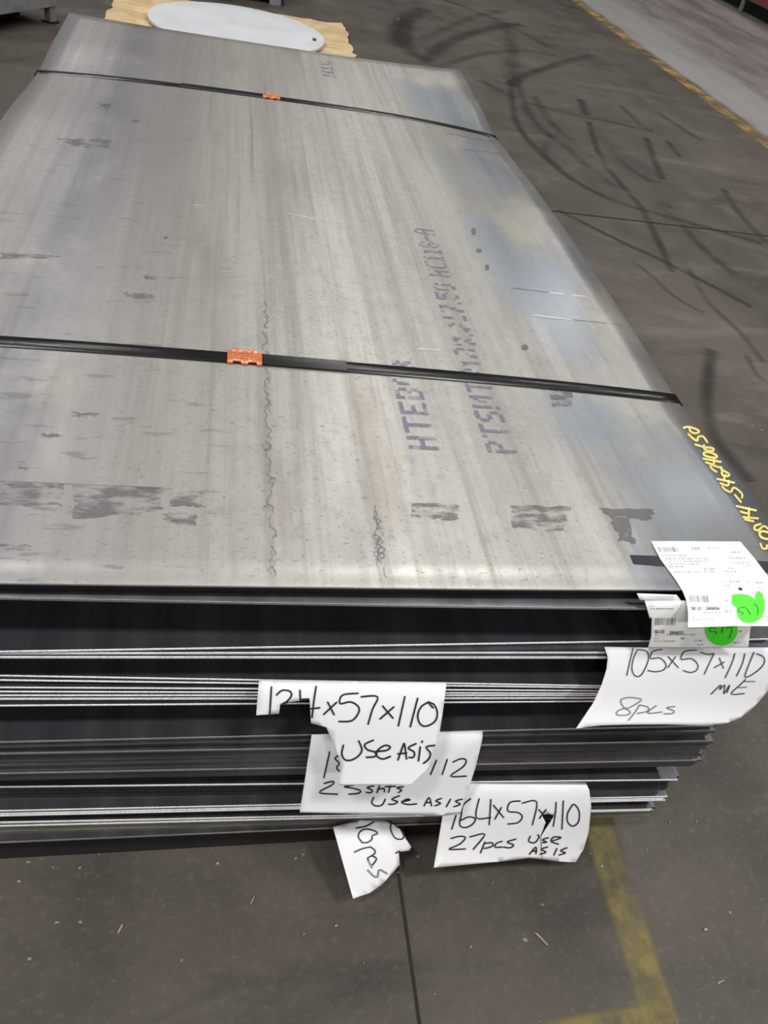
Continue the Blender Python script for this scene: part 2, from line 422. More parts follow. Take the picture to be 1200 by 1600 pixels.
# --- generic lot builder: list of (n, thickness, edge material, line or None, recess)
ORD = ['first', 'second', 'third', 'fourth', 'fifth', 'sixth', 'seventh', 'eighth', 'ninth', 'tenth']
def lot(z, items, where, group, fallback=None):
    last = fallback; nb = 0
    for n, th, edge, line, rec in items:
        if line is not None:
            last = front_line(z, (line[0], line[1]), (line[2], line[3])); REPORT.append((where, round(z - H, 3), round(last[0], 4), round(last[1], 4), round(last[0] - .724 * last[1], 3), round(last[0] + .724 * last[1], 3)))
        for j in range(n):
            c = last[0] + rec + (0 if line is not None and j == 0 else rnd.uniform(-.0015, .0015))
            k = last[1] + (0 if line is not None and j == 0 else rnd.uniform(-.001, .001))
            xr = line[4] + rnd.uniform(-.002, .002) if line is not None and len(line) > 4 else JX(.006)
            o = make_sheet(z, th, c, k, edge, xr)
            if line is not None and j == 0:
                tag(o, f'{ORD[nb]} bright-edged steel sheet from the top of the lot {where}' if edge is M_EDGE_BRIGHT else f'{ORD[nb]} proud steel sheet of the lot {where}', 'steel sheet', group); nb += 1
            else:
                nm = {id(M_EDGE_BRIGHT): 'bright-edged', id(M_EDGE_DARK): 'dark-edged', id(M_EDGE_GREY): 'dull grey-edged', id(M_EDGE_DULL): 'grey-edged', id(M_EDGE_TAN): 'brownish-edged'}[id(edge)]
                tag(o, f'{nm} steel sheet packed inside the lot {where}', 'steel sheet', f'{nm} sheets {where}')
            z -= th
    return z
BR, DK, GY, DL, TN = M_EDGE_BRIGHT, M_EDGE_DARK, M_EDGE_GREY, M_EDGE_DULL, M_EDGE_TAN
D_TOP = H - .130
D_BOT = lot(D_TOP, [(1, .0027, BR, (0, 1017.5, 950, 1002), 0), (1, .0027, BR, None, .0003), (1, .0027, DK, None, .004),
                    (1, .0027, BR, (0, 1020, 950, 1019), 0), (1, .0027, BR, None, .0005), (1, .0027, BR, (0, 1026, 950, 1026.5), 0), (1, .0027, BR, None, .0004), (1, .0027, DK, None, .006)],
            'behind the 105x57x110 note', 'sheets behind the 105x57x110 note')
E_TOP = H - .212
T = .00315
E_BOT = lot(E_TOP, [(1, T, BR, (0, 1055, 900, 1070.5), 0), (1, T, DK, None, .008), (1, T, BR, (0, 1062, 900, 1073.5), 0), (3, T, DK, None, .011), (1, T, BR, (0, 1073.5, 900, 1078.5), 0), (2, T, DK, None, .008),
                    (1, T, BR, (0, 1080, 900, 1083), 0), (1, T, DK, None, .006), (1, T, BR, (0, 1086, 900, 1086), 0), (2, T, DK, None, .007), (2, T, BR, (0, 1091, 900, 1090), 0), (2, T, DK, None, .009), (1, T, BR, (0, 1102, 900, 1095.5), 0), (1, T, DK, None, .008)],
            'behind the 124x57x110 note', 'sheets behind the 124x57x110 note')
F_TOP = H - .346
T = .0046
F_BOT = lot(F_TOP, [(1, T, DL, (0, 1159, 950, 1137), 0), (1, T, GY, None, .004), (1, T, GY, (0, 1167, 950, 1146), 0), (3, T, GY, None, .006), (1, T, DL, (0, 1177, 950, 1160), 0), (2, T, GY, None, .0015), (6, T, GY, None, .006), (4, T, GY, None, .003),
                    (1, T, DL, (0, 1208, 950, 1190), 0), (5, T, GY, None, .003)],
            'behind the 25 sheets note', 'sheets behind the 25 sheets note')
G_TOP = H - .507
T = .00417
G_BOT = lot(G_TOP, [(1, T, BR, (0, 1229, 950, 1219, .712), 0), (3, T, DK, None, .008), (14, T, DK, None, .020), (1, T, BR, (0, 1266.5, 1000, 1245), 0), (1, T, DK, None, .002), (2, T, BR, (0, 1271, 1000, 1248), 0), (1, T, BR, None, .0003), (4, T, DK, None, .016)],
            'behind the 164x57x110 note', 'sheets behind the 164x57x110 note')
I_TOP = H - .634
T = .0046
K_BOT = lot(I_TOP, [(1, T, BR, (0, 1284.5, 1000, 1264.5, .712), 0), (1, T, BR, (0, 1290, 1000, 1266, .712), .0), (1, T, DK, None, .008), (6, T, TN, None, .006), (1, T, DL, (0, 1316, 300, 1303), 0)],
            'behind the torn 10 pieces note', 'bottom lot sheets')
for r_ in REPORT: print('LINE', r_)
print('BOTS', [round(q - H, 4) for q in (A_BOT, D_BOT, E_BOT, F_BOT, G_BOT, K_BOT)])

# --- timber between the lots and skids on the floor
def timber(name, y, z0, z1, label, group, w=.09, x0=-.70, x1=.70):
    o = MB().box(x0, x1, y - w / 2, y + w / 2, z0, z1).build(name, M_WOOD, bevel=.003)
    return tag(o, label, 'timber', group)
for ysk in (.36, 1.30, 2.4):
    timber('skid_timber', ysk, 0.0, K_BOT, 'dark timber skid carrying the sheet stack off the floor', 'skid timbers under the stack', .10)
M_SKID = flat('skid_shade_black', (.010, .009, .008), .85)  # front skid only: near-black colour carries the shade under the stack edge
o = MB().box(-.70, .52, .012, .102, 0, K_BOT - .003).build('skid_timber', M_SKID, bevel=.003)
tag(o, 'timber skid right under the front edge of the stack, blackened for the shade there', 'timber', 'skid timbers under the stack')
for y in (.75, 1.36, 2.25):
    for a, b, nm in ((E_TOP, D_BOT, '105 and 124 lots'), (F_TOP, E_BOT, '124 lot and the 25 sheet lot'), (G_TOP, F_BOT, '25 sheet and 164 lots'), (I_TOP, G_BOT, '164 lot and the bottom lot')):
        timber('spacer_timber', y, a, b, f'dark timber spacer in the gap between the {nm}', f'spacers between the {nm}')

for y in (.22, .95, 1.45):
    timber('spacer_timber', y, D_TOP, A_BOT - .002, 'dark timber spacer in the gap between the top lot and the 105 lot', 'spacers between the top lot and the 105 lot', x0=-.45, x1=.45)

# ------------------------------------------------------------------ straps
def strap(name, l, r, width, sealpx, tail, label, rightx=.727):
    """steel band round the stack: l, r are pixels on its middle at two points of the top sheet"""
    a, b = on_top(*l), on_top(*r)
    k = (b.y - a.y) / (b.x - a.x); yc = lambda x: a.y + k * (x - a.x)
    root = empty(name, (0, yc(0), 0.0))
    loop = []
    N = 40
    xe = .7275
    for i in range(N + 1):
        x = -xe + 2 * xe * i / N
        loop.append((x, H + sag(max(-.724, min(.724, x)), yc(x)) + .0006 + .0012 * (1 - abs(x) / xe)))
    zr, zl = loop[-1][1], loop[0][1]
    loop[-1] = (xe, zr - .001); loop[0] = (-xe, zl - .001)
    loop += [(xe + .004, zr - .004), (xe + .011, H - .1), (xe + .011, H - .6), (xe + .011, K_BOT - .002)]
    loop += [(-xe - .011, K_BOT - .002), (-xe - .011, H - .6), (-xe - .011, H - .1), (-xe - .004, zl - .004)]
    v, f = [], []
    n = len(loop)
    # profile across the band: slightly crowned
    prof = [(-.5, 0), (-.46, .0009), (0, .0013), (.46, .0009), (.5, 0)]
    cx, cz = 0, H - .35
    for i, (x, z) in enumerate(loop):
        p, q = loop[i - 1], loop[(i + 1) % n]
        t = Vector((q[0] - p[0], q[1] - p[1])).normalized(); nn = Vector((-t.y, t.x))
        if nn.dot(Vector((x - cx, z - cz))) < 0: nn = -nn
        for u, h in prof: v.append((x + nn.x * h, yc(x) + u * width, z + nn.y * h))
    m = len(prof)
    for i in range(n):
        j = (i + 1) % n
        for s in range(m - 1): f.append((i * m + s, i * m + s + 1, j * m + s + 1, j * m + s))
    mesh_obj('band', v, f, M_STRAP, root, smooth=True)
    # overlapping tail
    ta, tb, tm = tail
    xa, xb = on_top(*ta).x, on_top(*tb).x
    v, f = [], []
    for i in range(13):
        x = xa + (xb - xa) * i / 12
        z = H + sag(x, yc(x)) + .0036
        for u, h in prof: v.append((x, yc(x) + u * width, z + h))
        for u, h in prof[::-1]: v.append((x, yc(x) + u * width, z + h - .0009))
    m2 = 2 * m
    for i in range(12):
        for s in range(m2): f.append((i * m2 + s, i * m2 + (s + 1) % m2, (i + 1) * m2 + (s + 1) % m2, (i + 1) * m2 + s))
    f.append(tuple(range(m2))); f.append(tuple(range(12 * m2 + m2 - 1, 12 * m2 - 1, -1)))
    mesh_obj('strap_tail', v, f, tm, root)['label'] = 'overlapping free end of the strap'
    # crimped seal with two notches on each long side
    s0, s1 = on_top(*sealpx[0]).x, on_top(*sealpx[1]).x
    outline = [(0, 1), (.14, 1), (.2, 1.28), (.36, 1.28), (.42, 1.0), (.58, 1.0), (.64, 1.28), (.8, 1.28), (.86, 1), (1, 1),
               (1, -1), (.86, -1), (.8, -.72), (.64, -.72), (.58, -1.0), (.42, -1.0), (.36, -.72), (.2, -.72), (.14, -1), (0, -1)]
    bm = bmesh.new()
    hz = H + sag(s0, yc(s0)) + .0045
    vs = [bm.verts.new((s0 + (s1 - s0) * u, w * width * .56, 0)) for u, w in outline]
    fc = bm.faces.new(vs); fc.normal_update(); bmesh.ops.triangulate(bm, faces=[fc])
    for q in range(1, 24):
        bmesh.ops.bisect_plane(bm, geom=bm.verts[:] + bm.edges[:] + bm.faces[:], plane_co=(s0 + (s1 - s0) * q / 24, 0, 0), plane_no=(1, 0, 0))
    for q in range(-9, 10):
        bmesh.ops.bisect_plane(bm, geom=bm.verts[:] + bm.edges[:] + bm.faces[:], plane_co=(0, q * width * .068, 0), plane_no=(0, 1, 0))
    px0, py0, _ = root.location
    for vv in bm.verts:
        u = (vv.co.x - s0) / (s1 - s0); w = vv.co.y / (width * .56)
        crimp = math.exp(-((u - .28) / .10) ** 2) + math.exp(-((u - .72) / .10) ** 2)
        z = hz + .0030 * (1 - abs(w) ** 3 * .7) + .0026 * crimp * (w ** 3) + .0006 * math.cos(w * 22)
        vv.co = Vector((vv.co.x - px0, vv.co.y + yc(vv.co.x) - py0, z))
    r_ = bmesh.ops.extrude_face_region(bm, geom=bm.faces[:])
    for g in r_['geom']:
        if isinstance(g, bmesh.types.BMVert): g.co.z -= .0032
    bmesh.ops.recalc_face_normals(bm, faces=bm.faces[:])
    me = bpy.data.meshes.new('seal'); bm.to_mesh(me); bm.free(); me.materials.append(M_SEAL)
    s = bpy.data.objects.new('seal', me); COL.objects.link(s); s.parent = root; s['label'] = 'crimped copper-coloured strap seal'
    tag(root, label, 'strap', 'steel straps round the stack')
    return root
strap('steel_strap', (20, 535), (1040, 621), .034, ((355, 561), (409, 565)), ((405, 563), (541, 574), M_STRAP),
      'black steel strap nearer the paper notes, clamped by a wide copper seal')
strap('steel_strap', (100, 115), (750, 208), .034, ((411, 158), (438, 161)), ((283, 137), (413, 156), M_STRAP2),
      'black steel strap near the far end, with a shiny doubled length beside its small seal')

# ------------------------------------------------------------------ marks on the top sheet (children of the sheet)
class Strokes:
    """pen strokes given in photo pixels and laid on a real surface by a mapping function"""
    def __init__(s, fn): s.fn = fn; s.v = []; s.f = []; s.k = 0
    def line(s, pts, w):
        s.k += 1; off = (s.k % 7) * .00003
        if len(pts) > 2:
            P = [Vector(p) for p in pts]; Q = []
            for i in range(len(P) - 1):
                p0, p1, p2, p3 = P[max(0, i - 1)], P[i], P[i + 1], P[min(len(P) - 1, i + 2)]
                for k in range(4):
                    t = k / 4
                    Q.append(.5 * ((2 * p1) + (p2 - p0) * t + (2 * p0 - 5 * p1 + 4 * p2 - p3) * t * t + (3 * p1 - p0 - 3 * p2 + p3) * t ** 3))
            Q.append(P[-1])
        else: Q = [Vector(pts[0]).lerp(Vector(pts[-1]), k / 9) for k in range(10)]
        D = []
        for i in range(len(Q)):
            d = Q[min(i + 1, len(Q) - 1)] - Q[max(i - 1, 0)]
            D.append(d.normalized() if d.length > 1e-6 else Vector((1, 0)))
        Q = [Q[0] - D[0] * w * .5] + Q + [Q[-1] + D[-1] * w * .5]; D = [D[0]] + D + [D[-1]]
        for i, q in enumerate(Q):
            h = w / 2 * (.55 if i in (0, len(Q) - 1) else 1)
            nn = Vector((-D[i].y, D[i].x)) * h
            n = len(s.v)
            s.v += [s.fn(q.x + nn.x, q.y + nn.y, off), s.fn(q.x - nn.x, q.y - nn.y, off)]
            if i: s.f.append((n - 2, n - 1, n + 1, n))
    def poly(s, pts, off=0.0):
        n = len(s.v); s.v += [s.fn(a, b, off) for a, b in pts]; s.f.append(tuple(range(n, n + len(pts))))
    def build(s, name, mat, parent, label=None):
        o = mesh_obj(name, s.v, s.f, mat, parent)
        if label: o['label'] = label
        return o
top_fn = lambda a, b, o=0.0: on_top(a, b, .0010 + o)
# yellow paint-pen number, reading away from the camera along the right edge
ys = Strokes(top_fn)
Y6 = [[(410, 170), (460, 162), (540, 190), (550, 212), (510, 222), (470, 200), (465, 168)], [(455, 230), (490, 265), (535, 292), (545, 258), (590, 252), (630, 305)],
      [(520, 328), (600, 350), (680, 362), (685, 385), (640, 385), (600, 365), (600, 335)], [(600, 400), (650, 400), (710, 425), (715, 450), (650, 445), (600, 425), (600, 402)],
      [(595, 460), (755, 490)], [(620, 495), (685, 512), (695, 470)], [(660, 530), (680, 560), (715, 582)], [(680, 520), (735, 540), (765, 545), (770, 600)],
      [(760, 560), (830, 600), (828, 622), (780, 620), (765, 590)], [(800, 612), (788, 650)], [(725, 650), (880, 685)], [(755, 690), (822, 712), (832, 668)],
      [(770, 720), (800, 752), (850, 772), (872, 735), (905, 742), (955, 790), (955, 825)], [(890, 800), (945, 865)],
      [(905, 905), (1085, 945)], [(945, 957), (1012, 972), (1022, 925)], [(970, 1008), (1105, 1020)], [(985, 1030), (1062, 1047)], [(1022, 972), (1012, 1040)],
      [(1130, 1072), (1078, 1090), (1075, 1122), (1110, 1130), (1150, 1095), (1180, 1100), (1215, 1130)],
      [(1120, 1150), (1130, 1190), (1180, 1212), (1230, 1205), (1225, 1165), (1160, 1140), (1120, 1150)],
      [(1130, 1258), (1148, 1300), (1185, 1302), (1190, 1270), (1215, 1310), (1245, 1300)]]
for st in Y6: ys.line([(1000 + a / 6, 640 + b / 6) for a, b in st], 3.4)
ys.build('painted_number', M_YELLOW, TOPSHEET, 'yellow handwritten number 30244-54240656')
# dot-matrix ink stencils
DOT = {'H': '1001 1001 1001 1111 1001 1001 1001', 'T': '11111 00100 00100 00100 00100 00100 00100', 'E': '1111 1000 1000 1110 1000 1000 1111', 'B': '1110 1001 1001 1110 1001 1001 1110',
       'P': '1110 1001 1001 1110 1000 1000 1000', 'S': '0111 1000 1000 0110 0001 0001 1110', 'M': '10001 11011 10101 10101 10001 10001 10001', '0': '0110 1001 1001 1001 1001 1001 0110', '5': '1111 1000 1110 0001 0001 1001 0110',
       '7': '1111 0001 0001 0010 0010 0100 0100', '.': '0 0 0 0 0 0 1', 'C': '0111 1000 1000 1000 1000 1000 0111', '1': '010 110 010 010 010 010 111', '8': '0110 1001 1001 0110 1001 1001 0110', '-': '000 000 000 111 000 000 000',
       'A': '0110 1001 1001 1111 1001 1001 1001', ' ': '00 00 00 00 00 00 00', '#': '0110 1011 1101 0110 1011 1101 0110', '6': '0110 1000 1000 1110 1001 1001 0110', '2': '0110 1001 0001 0010 0100 1000 1111'}
def stencil(text, x, y, ch, pitch, label, fade=None, slant=0.0):
    def flush():
        if f: mesh_obj('ink_stencil', list(v), list(f), M_STENCIL, TOPSHEET)['label'] = label
        v.clear(); f.clear()
    v, f = [], []; yy = y; r = random.Random(len(text))
    dx = ch / 7
    for k, c in enumerate(text):
        rows = DOT[c].split()
        for j, row in enumerate(rows):
            for i, b in enumerate(row):
                if b != '1': continue
                pr = fade(k) if fade else .95
                if r.random() > pr: continue
                X = x - ch / 2 + (j + .5) * dx + slant * (yy - y) + (yy - y) * 0; Y_ = yy + i * pitch
                h, g = dx * .56, pitch * .56
                n = len(v)
                for sx, sy in ((-1, -1), (1, -1), (1, 1), (-1, 1)):
                    a, bb = X + sx * h, Y_ + sy * g
                    v.append((a, bb, H + sag(a, bb) + .0008 + (len(f) % 5) * .00003))
                f.append((n, n + 1, n + 2, n + 3))
        yy += pitch * (len(rows[0]) + 1.2)
        if c == ' ' or len(text) < 4 or k in (4, 10): flush()
    flush()
stencil('HTEB0#.', .166, .305, .050, .0085, 'purple-grey dot-matrix stencil starting HT', lambda k: (.98, .98, .92, .85, .6, .5, .3)[k])
stencil('PTSMT#1##.#17.50 HC118-A', .302, .305, .052, .0077, 'purple-grey dot-matrix stencil ending HC118-A', lambda k: .97 if k < 5 else (.45 if k < 12 else .88), .016)
stencil('H18', .182, 2.40, .042, .0145, 'small faded dot-matrix stencil near the far edge', lambda k: .75)
# stains, rolled-in scale and scratches with a shape of their own
def stain_mat(name, col, amax, thr, sc=(30, 30, 1)):
    n = NT(name); k = n.noise(n.coord(sc), 1.0, 4, .65)
    return n.out(col, .5, .35, n.ramp(k, thr - .11, thr + .11, 0, amax))
M_STAIN = stain_mat('scale_stain', (.15, .15, .16), .62, .36); M_STAIN2 = stain_mat('scale_stain_patchy', (.15, .148, .155), .66, .515, (20, 55, 1)); M_SCR = flat('bright_scratch', (.70, .71, .72), .4, .4)
M_CRACK = stain_mat('scale_crack', (.2, .2, .205), .7, .45, (60, 60, 1))
rj = random.Random(21)
def stain(pts, mat, name='scale_stain'):
    if name == 'scale_stain':
        q = []
        for (a, b), (c_, d) in zip(pts, pts[1:] + pts[:1]):
            for k in range(7): q.append((a + (c_ - a) * k / 7 + rj.uniform(-4, 4), b + (d - b) * k / 7 + rj.uniform(-2.2, 2.2)))
        pts = q
    s = Strokes(lambda a, b, o=0: on_top(a, b, .0005)); s.poly(pts); s.build(name, mat, TOPSHEET)
stain([(935, 793), (1022, 797), (1015, 812), (950, 806)], M_STAIN); stain([(952, 806), (985, 808), (992, 848), (968, 845)], M_STAIN)
for q in ([(0, 752), (98, 757), (98, 790), (0, 790)], [(115, 757), (252, 762), (252, 800), (115, 812)], [(265, 764), (318, 768), (316, 792), (268, 790)], [(255, 800), (310, 800), (305, 820), (258, 818)],
          [(640, 785), (720, 788), (715, 812), (640, 808)], [(800, 790), (890, 792), (880, 830), (800, 825)], [(90, 215), (172, 218), (172, 232), (110, 228)], [(0, 850), (50, 853), (50, 860), (0, 858)], [(150, 160), (175, 162), (170, 172), (150, 168)],
          [(0, 392), (70, 396), (100, 402), (0, 404)], [(195, 455), (240, 462), (235, 475), (200, 470)], [(110, 643), (155, 646), (150, 651), (112, 650)], [(65, 677), (95, 679), (92, 684), (67, 683)], [(30, 720), (46, 722), (44, 735), (30, 732)], [(225, 430), (248, 432), (245, 437), (227, 436)],
          [(860, 600), (900, 604), (890, 640), (860, 636)]):
    stain(q, M_STAIN2)
for (cx_, cy_, rx, ry) in ((820, 543, 6, 5), (259, 371, 3, 2.5), (212, 189, 7, 2.5), (740, 362, 4, 6), (748, 392, 5, 4), (761, 418, 4, 5), (165, 165, 9, 2.5)):
    stain([(cx_ + rx * math.cos(t * .785), cy_ + ry * math.sin(t * .785)) for t in range(8)], M_STAIN, 'oil_spot')
r = random.Random(5)
for x0_, x1_, ya, yb, amp in ((412, 428, 470, 905, 5), (585, 600, 790, 905, 6)):
    s = Strokes(lambda a, b, o=0: on_top(a, b, .0006 + o)); pts = []; yy = ya
    while yy < yb:
        t = (yy - ya) / (yb - ya); pts.append((x0_ + (x1_ - x0_) * t + r.uniform(-amp, amp), yy)); yy += r.uniform(3, 8)
    s.line(pts, 1.8)
    for _ in range(26):
        k = r.randrange(2, len(pts) - 2); p = pts[k]; s.line([p, (p[0] + r.uniform(-8, 8), p[1] + r.uniform(2, 7)), (p[0] + r.uniform(-6, 6), p[1] + r.uniform(8, 14))], 1.5)
    s.build('scale_crack', M_CRACK, TOPSHEET)
s = Strokes(lambda a, b, o=0: on_top(a, b, .0007 + o))
for a, b, w in (((832, 492), (872, 497), 1.6), ((855, 495), (895, 500), 1.4), ((858, 457), (880, 459), 1.3), ((895, 461), (915, 463), 1.2), ((655, 545), (688, 547), 1.2), ((450, 333), (492, 342), .7), ((303, 320), (318, 322), 1.0)):
    s.line([a, b], w)
s.build('scratches', M_SCR, TOPSHEET)['kind'] = 'stuff'
s = Strokes(lambda a, b, o=0: on_top(a, b, .0006 + o))
for a, b in (((872, 497), (978, 508)), ((800, 450), (858, 457)), ((700, 208), (772, 222)), ((725, 233), (785, 240)), ((0, 751), (250, 762))): s.line([a, b], 1.0)
s.build('dark_scratches', M_STAIN, TOPSHEET)['kind'] = 'stuff'
# dark tape under the label
s = Strokes(lambda a, b, o=0: on_top(a, b, .0007)); s.poly([(984, 867), (1100, 871), (1245, 880), (1245, 897), (1100, 889), (990, 881)])
tp = s.build('tape_strip', M_TAPE, None); tag(tp, 'short dark navy tape strip stuck across the sheet corner under the label', 'tape')

# ------------------------------------------------------------------ papers
def paper_obj(name, outline, fn, mat, label, cat, group=None, step=9, base=None):
    bm = bmesh.new()
    vs = [bm.verts.new((a, b, 0)) for a, b in outline]
    fc = bm.faces.new(vs); fc.normal_update(); bmesh.ops.triangulate(bm, faces=[fc])
    xs = [p[0] for p in outline]; yy = [p[1] for p in outline]
    for i in range(1, int((max(yy) - min(yy)) / step) + 1):
        bmesh.ops.bisect_plane(bm, geom=bm.verts[:] + bm.edges[:] + bm.faces[:], plane_co=(0, min(yy) + i * step, 0), plane_no=(0, 1, 0))
    for i in range(1, int((max(xs) - min(xs)) / 14) + 1):
        bmesh.ops.bisect_plane(bm, geom=bm.verts[:] + bm.edges[:] + bm.faces[:], plane_co=(min(xs) + i * 14, 0, 0), plane_no=(1, 0, 0))
    org = fn(*outline[0])
    for v in bm.verts: v.co = fn(v.co.x, v.co.y) - org
    bmesh.ops.recalc_face_normals(bm, faces=bm.faces[:])
    if sum((f.normal.dot(CX - (org + f.calc_center_median())) for f in bm.faces)) < 0: bmesh.ops.reverse_faces(bm, faces=bm.faces[:])
    for f in bm.faces: f.smooth = True
    me = bpy.data.meshes.new(name); bm.to_mesh(me); bm.free(); me.materials.append(mat)
    o = bpy.data.objects.new(name, me); COL.objects.link(o); o.location = org
    m = o.modifiers.new('thickness', 'SOLIDIFY'); m.thickness = .0003; m.offset = -1
    return tag(o, label, cat, group)
def zoom(sc, ox, oy): return lambda L_: [(ox + a / sc, oy + b / sc) for a, b in L_]
def hang(y0, ytop, ybot, out, curl=0.0, xl=0, xr=1, twist=0.0):
    """paper leaving a sheet edge at depth y0 and swinging towards the viewer as it hangs"""
    def fn(a, b, o=0.0):
        t = (b - ytop) / (ybot - ytop); u = (a - xl) / (xr - xl)
        e = 1 - math.exp(-max(0, t) * 14)
        y = y0 - .004 * e - out * (max(0, t) ** .8) - curl * max(0, t - .6) ** 2 + twist * (u - .5) * t
        return on_y(a, b, y - o)
    return fn
def write(par, zf, strokes, w, mat, fn, label, name='handwriting', gap=9.0):
    q = zf([(0, 0), (1, 0)]); k = q[1][0] - q[0][0]
    items = []
    for st in strokes:
        p = zf(st); items.append(([p], [min(a for a, b in p) - gap / 2, min(b for a, b in p) - gap / 4, max(a for a, b in p) + gap / 2, max(b for a, b in p) + gap / 4]))
    done = False
    while not done:                                     # strokes that lie close together make one word
        done = True
        for i in range(len(items)):
            for j in range(i + 1, len(items)):
                A, B = items[i][1], items[j][1]
                if A[0] < B[2] and B[0] < A[2] and A[1] < B[3] and B[1] < A[3]:
                    items[i] = (items[i][0] + items[j][0], [min(A[0], B[0]), min(A[1], B[1]), max(A[2], B[2]), max(A[3], B[3])])
                    items.pop(j); done = False; break
            if not done: break
    for ps, _ in items:
        s = Strokes(lambda a, b, o=0.0: fn(a, b, .0009 + o))
        for p in ps: s.line(p, w * k)
        s.build(name, mat, par, 'black marker writing' if mat is M_INK else 'thin pen writing')
GN = 'handwritten lot notes hanging from the stack'
# 105x57x110
z = zoom(4.615, 940, 990); fn = hang(-.006, 1008, 1136, .055, .05, 900, 1220, .02)
P = paper_obj('paper_note', z([(20, 95), (340, 100), (1060, 100), (1300, 100), (1300, 330), (1195, 420), (1100, 530), (1000, 610), (900, 648), (740, 662), (450, 655), (200, 657), (0, 662), (-100, 672), (-185, 685), (-60, 500), (0, 370), (35, 260), (45, 170)]),
              fn, M_PAPER, 'curled white paper note reading 105x57x110 ME 8pcs below the labels', 'paper note', GN)
write(P, z, [[(228, 105), (205, 200), (183, 300)], [(260, 115), (230, 180), (220, 260), (245, 305), (285, 300), (325, 230), (340, 165), (320, 125), (260, 115)],
             [(435, 115), (370, 130), (355, 180), (420, 175), (465, 220), (450, 260), (390, 275), (335, 265)], [(480, 165), (555, 245)], [(535, 165), (480, 245)],
             [(685, 120), (600, 130), (575, 185), (650, 180), (695, 225), (685, 265), (640, 280), (590, 265)], [(715, 135), (765, 150), (812, 145)], [(810, 147), (780, 210), (742, 292)],
             [(850, 175), (880, 250)], [(885, 205), (815, 245)], [(962, 145), (940, 215), (893, 318)], [(1035, 145), (1015, 220), (975, 305)],
             [(1100, 135), (1065, 220), (1035, 305), (1060, 310), (1130, 265), (1175, 210), (1165, 165), (1120, 145)],
             [(790, 438), (860, 370), (852, 405), (890, 370), (882, 435), (925, 370), (905, 425)], [(1040, 330), (1000, 370), (935, 435), (1030, 432)]], 7.5, M_PEN, fn, 'thin pen text 105x57x110 ME')
write(P, z, [[(1030, 345), (1105, 345)], [(990, 390), (1045, 385)], [(285, 470), (200, 460), (140, 480), (160, 530), (205, 560), (190, 585), (110, 585), (130, 550), (210, 530), (290, 480)],
             [(275, 515), (240, 570), (195, 625)], [(275, 515), (335, 530), (330, 560), (260, 575)], [(395, 520), (340, 560), (345, 575), (435, 565)], [(530, 525), (470, 535), (520, 555), (515, 575), (450, 578)]], 8, M_PENLIGHT, fn, 'faint pen text 8pcs')
# 25 sheets
z = zoom(3.871, 460, 1130); fn = hang(-.012, 1142, 1270, .055, .02, 465, 755, .0)
P = paper_obj('paper_note', z([(105, 68), (300, 62), (850, 52), (1140, 45), (1137, 100), (1095, 270), (1040, 440), (1003, 547), (900, 560), (400, 550), (32, 540), (70, 300)]),
              fn, M_PAPER, 'grey-shaded paper note reading 18 112 25 shts USE ASIS, partly covered', 'paper note', GN)
write(P, z, [[(212, 175), (178, 330)], [(265, 195), (245, 215), (270, 240), (255, 270), (270, 290)], [(860, 225), (825, 310)], [(925, 220), (895, 310)], [(960, 235), (1010, 215), (1040, 225), (1020, 265), (945, 320), (1040, 320)],
             [(180, 365), (235, 352), (225, 375), (150, 420), (260, 430)], [(360, 375), (300, 385), (360, 395), (400, 410), (385, 425), (330, 430)], [(480, 380), (440, 390), (470, 405), (465, 420), (435, 420)], [(515, 378), (500, 420)], [(505, 402), (540, 395), (545, 415)],
             [(580, 380), (570, 418)], [(550, 385), (612, 382)], [(660, 385), (620, 390), (650, 405), (630, 420)],
             [(480, 450), (468, 480), (490, 500), (530, 495), (550, 460)], [(635, 440), (590, 460), (625, 475), (600, 490), (570, 490)], [(650, 475), (700, 465), (680, 460), (650, 480), (690, 492), (740, 488)],
             [(785, 500), (815, 450), (830, 500)], [(795, 480), (825, 480)], [(890, 455), (855, 470), (885, 485), (850, 500)], [(945, 460), (920, 505)], [(1015, 460), (975, 472), (1005, 490), (965, 505)]], 8.5, M_INK, fn, 'marker text 18 112 25 shts USE ASIS')
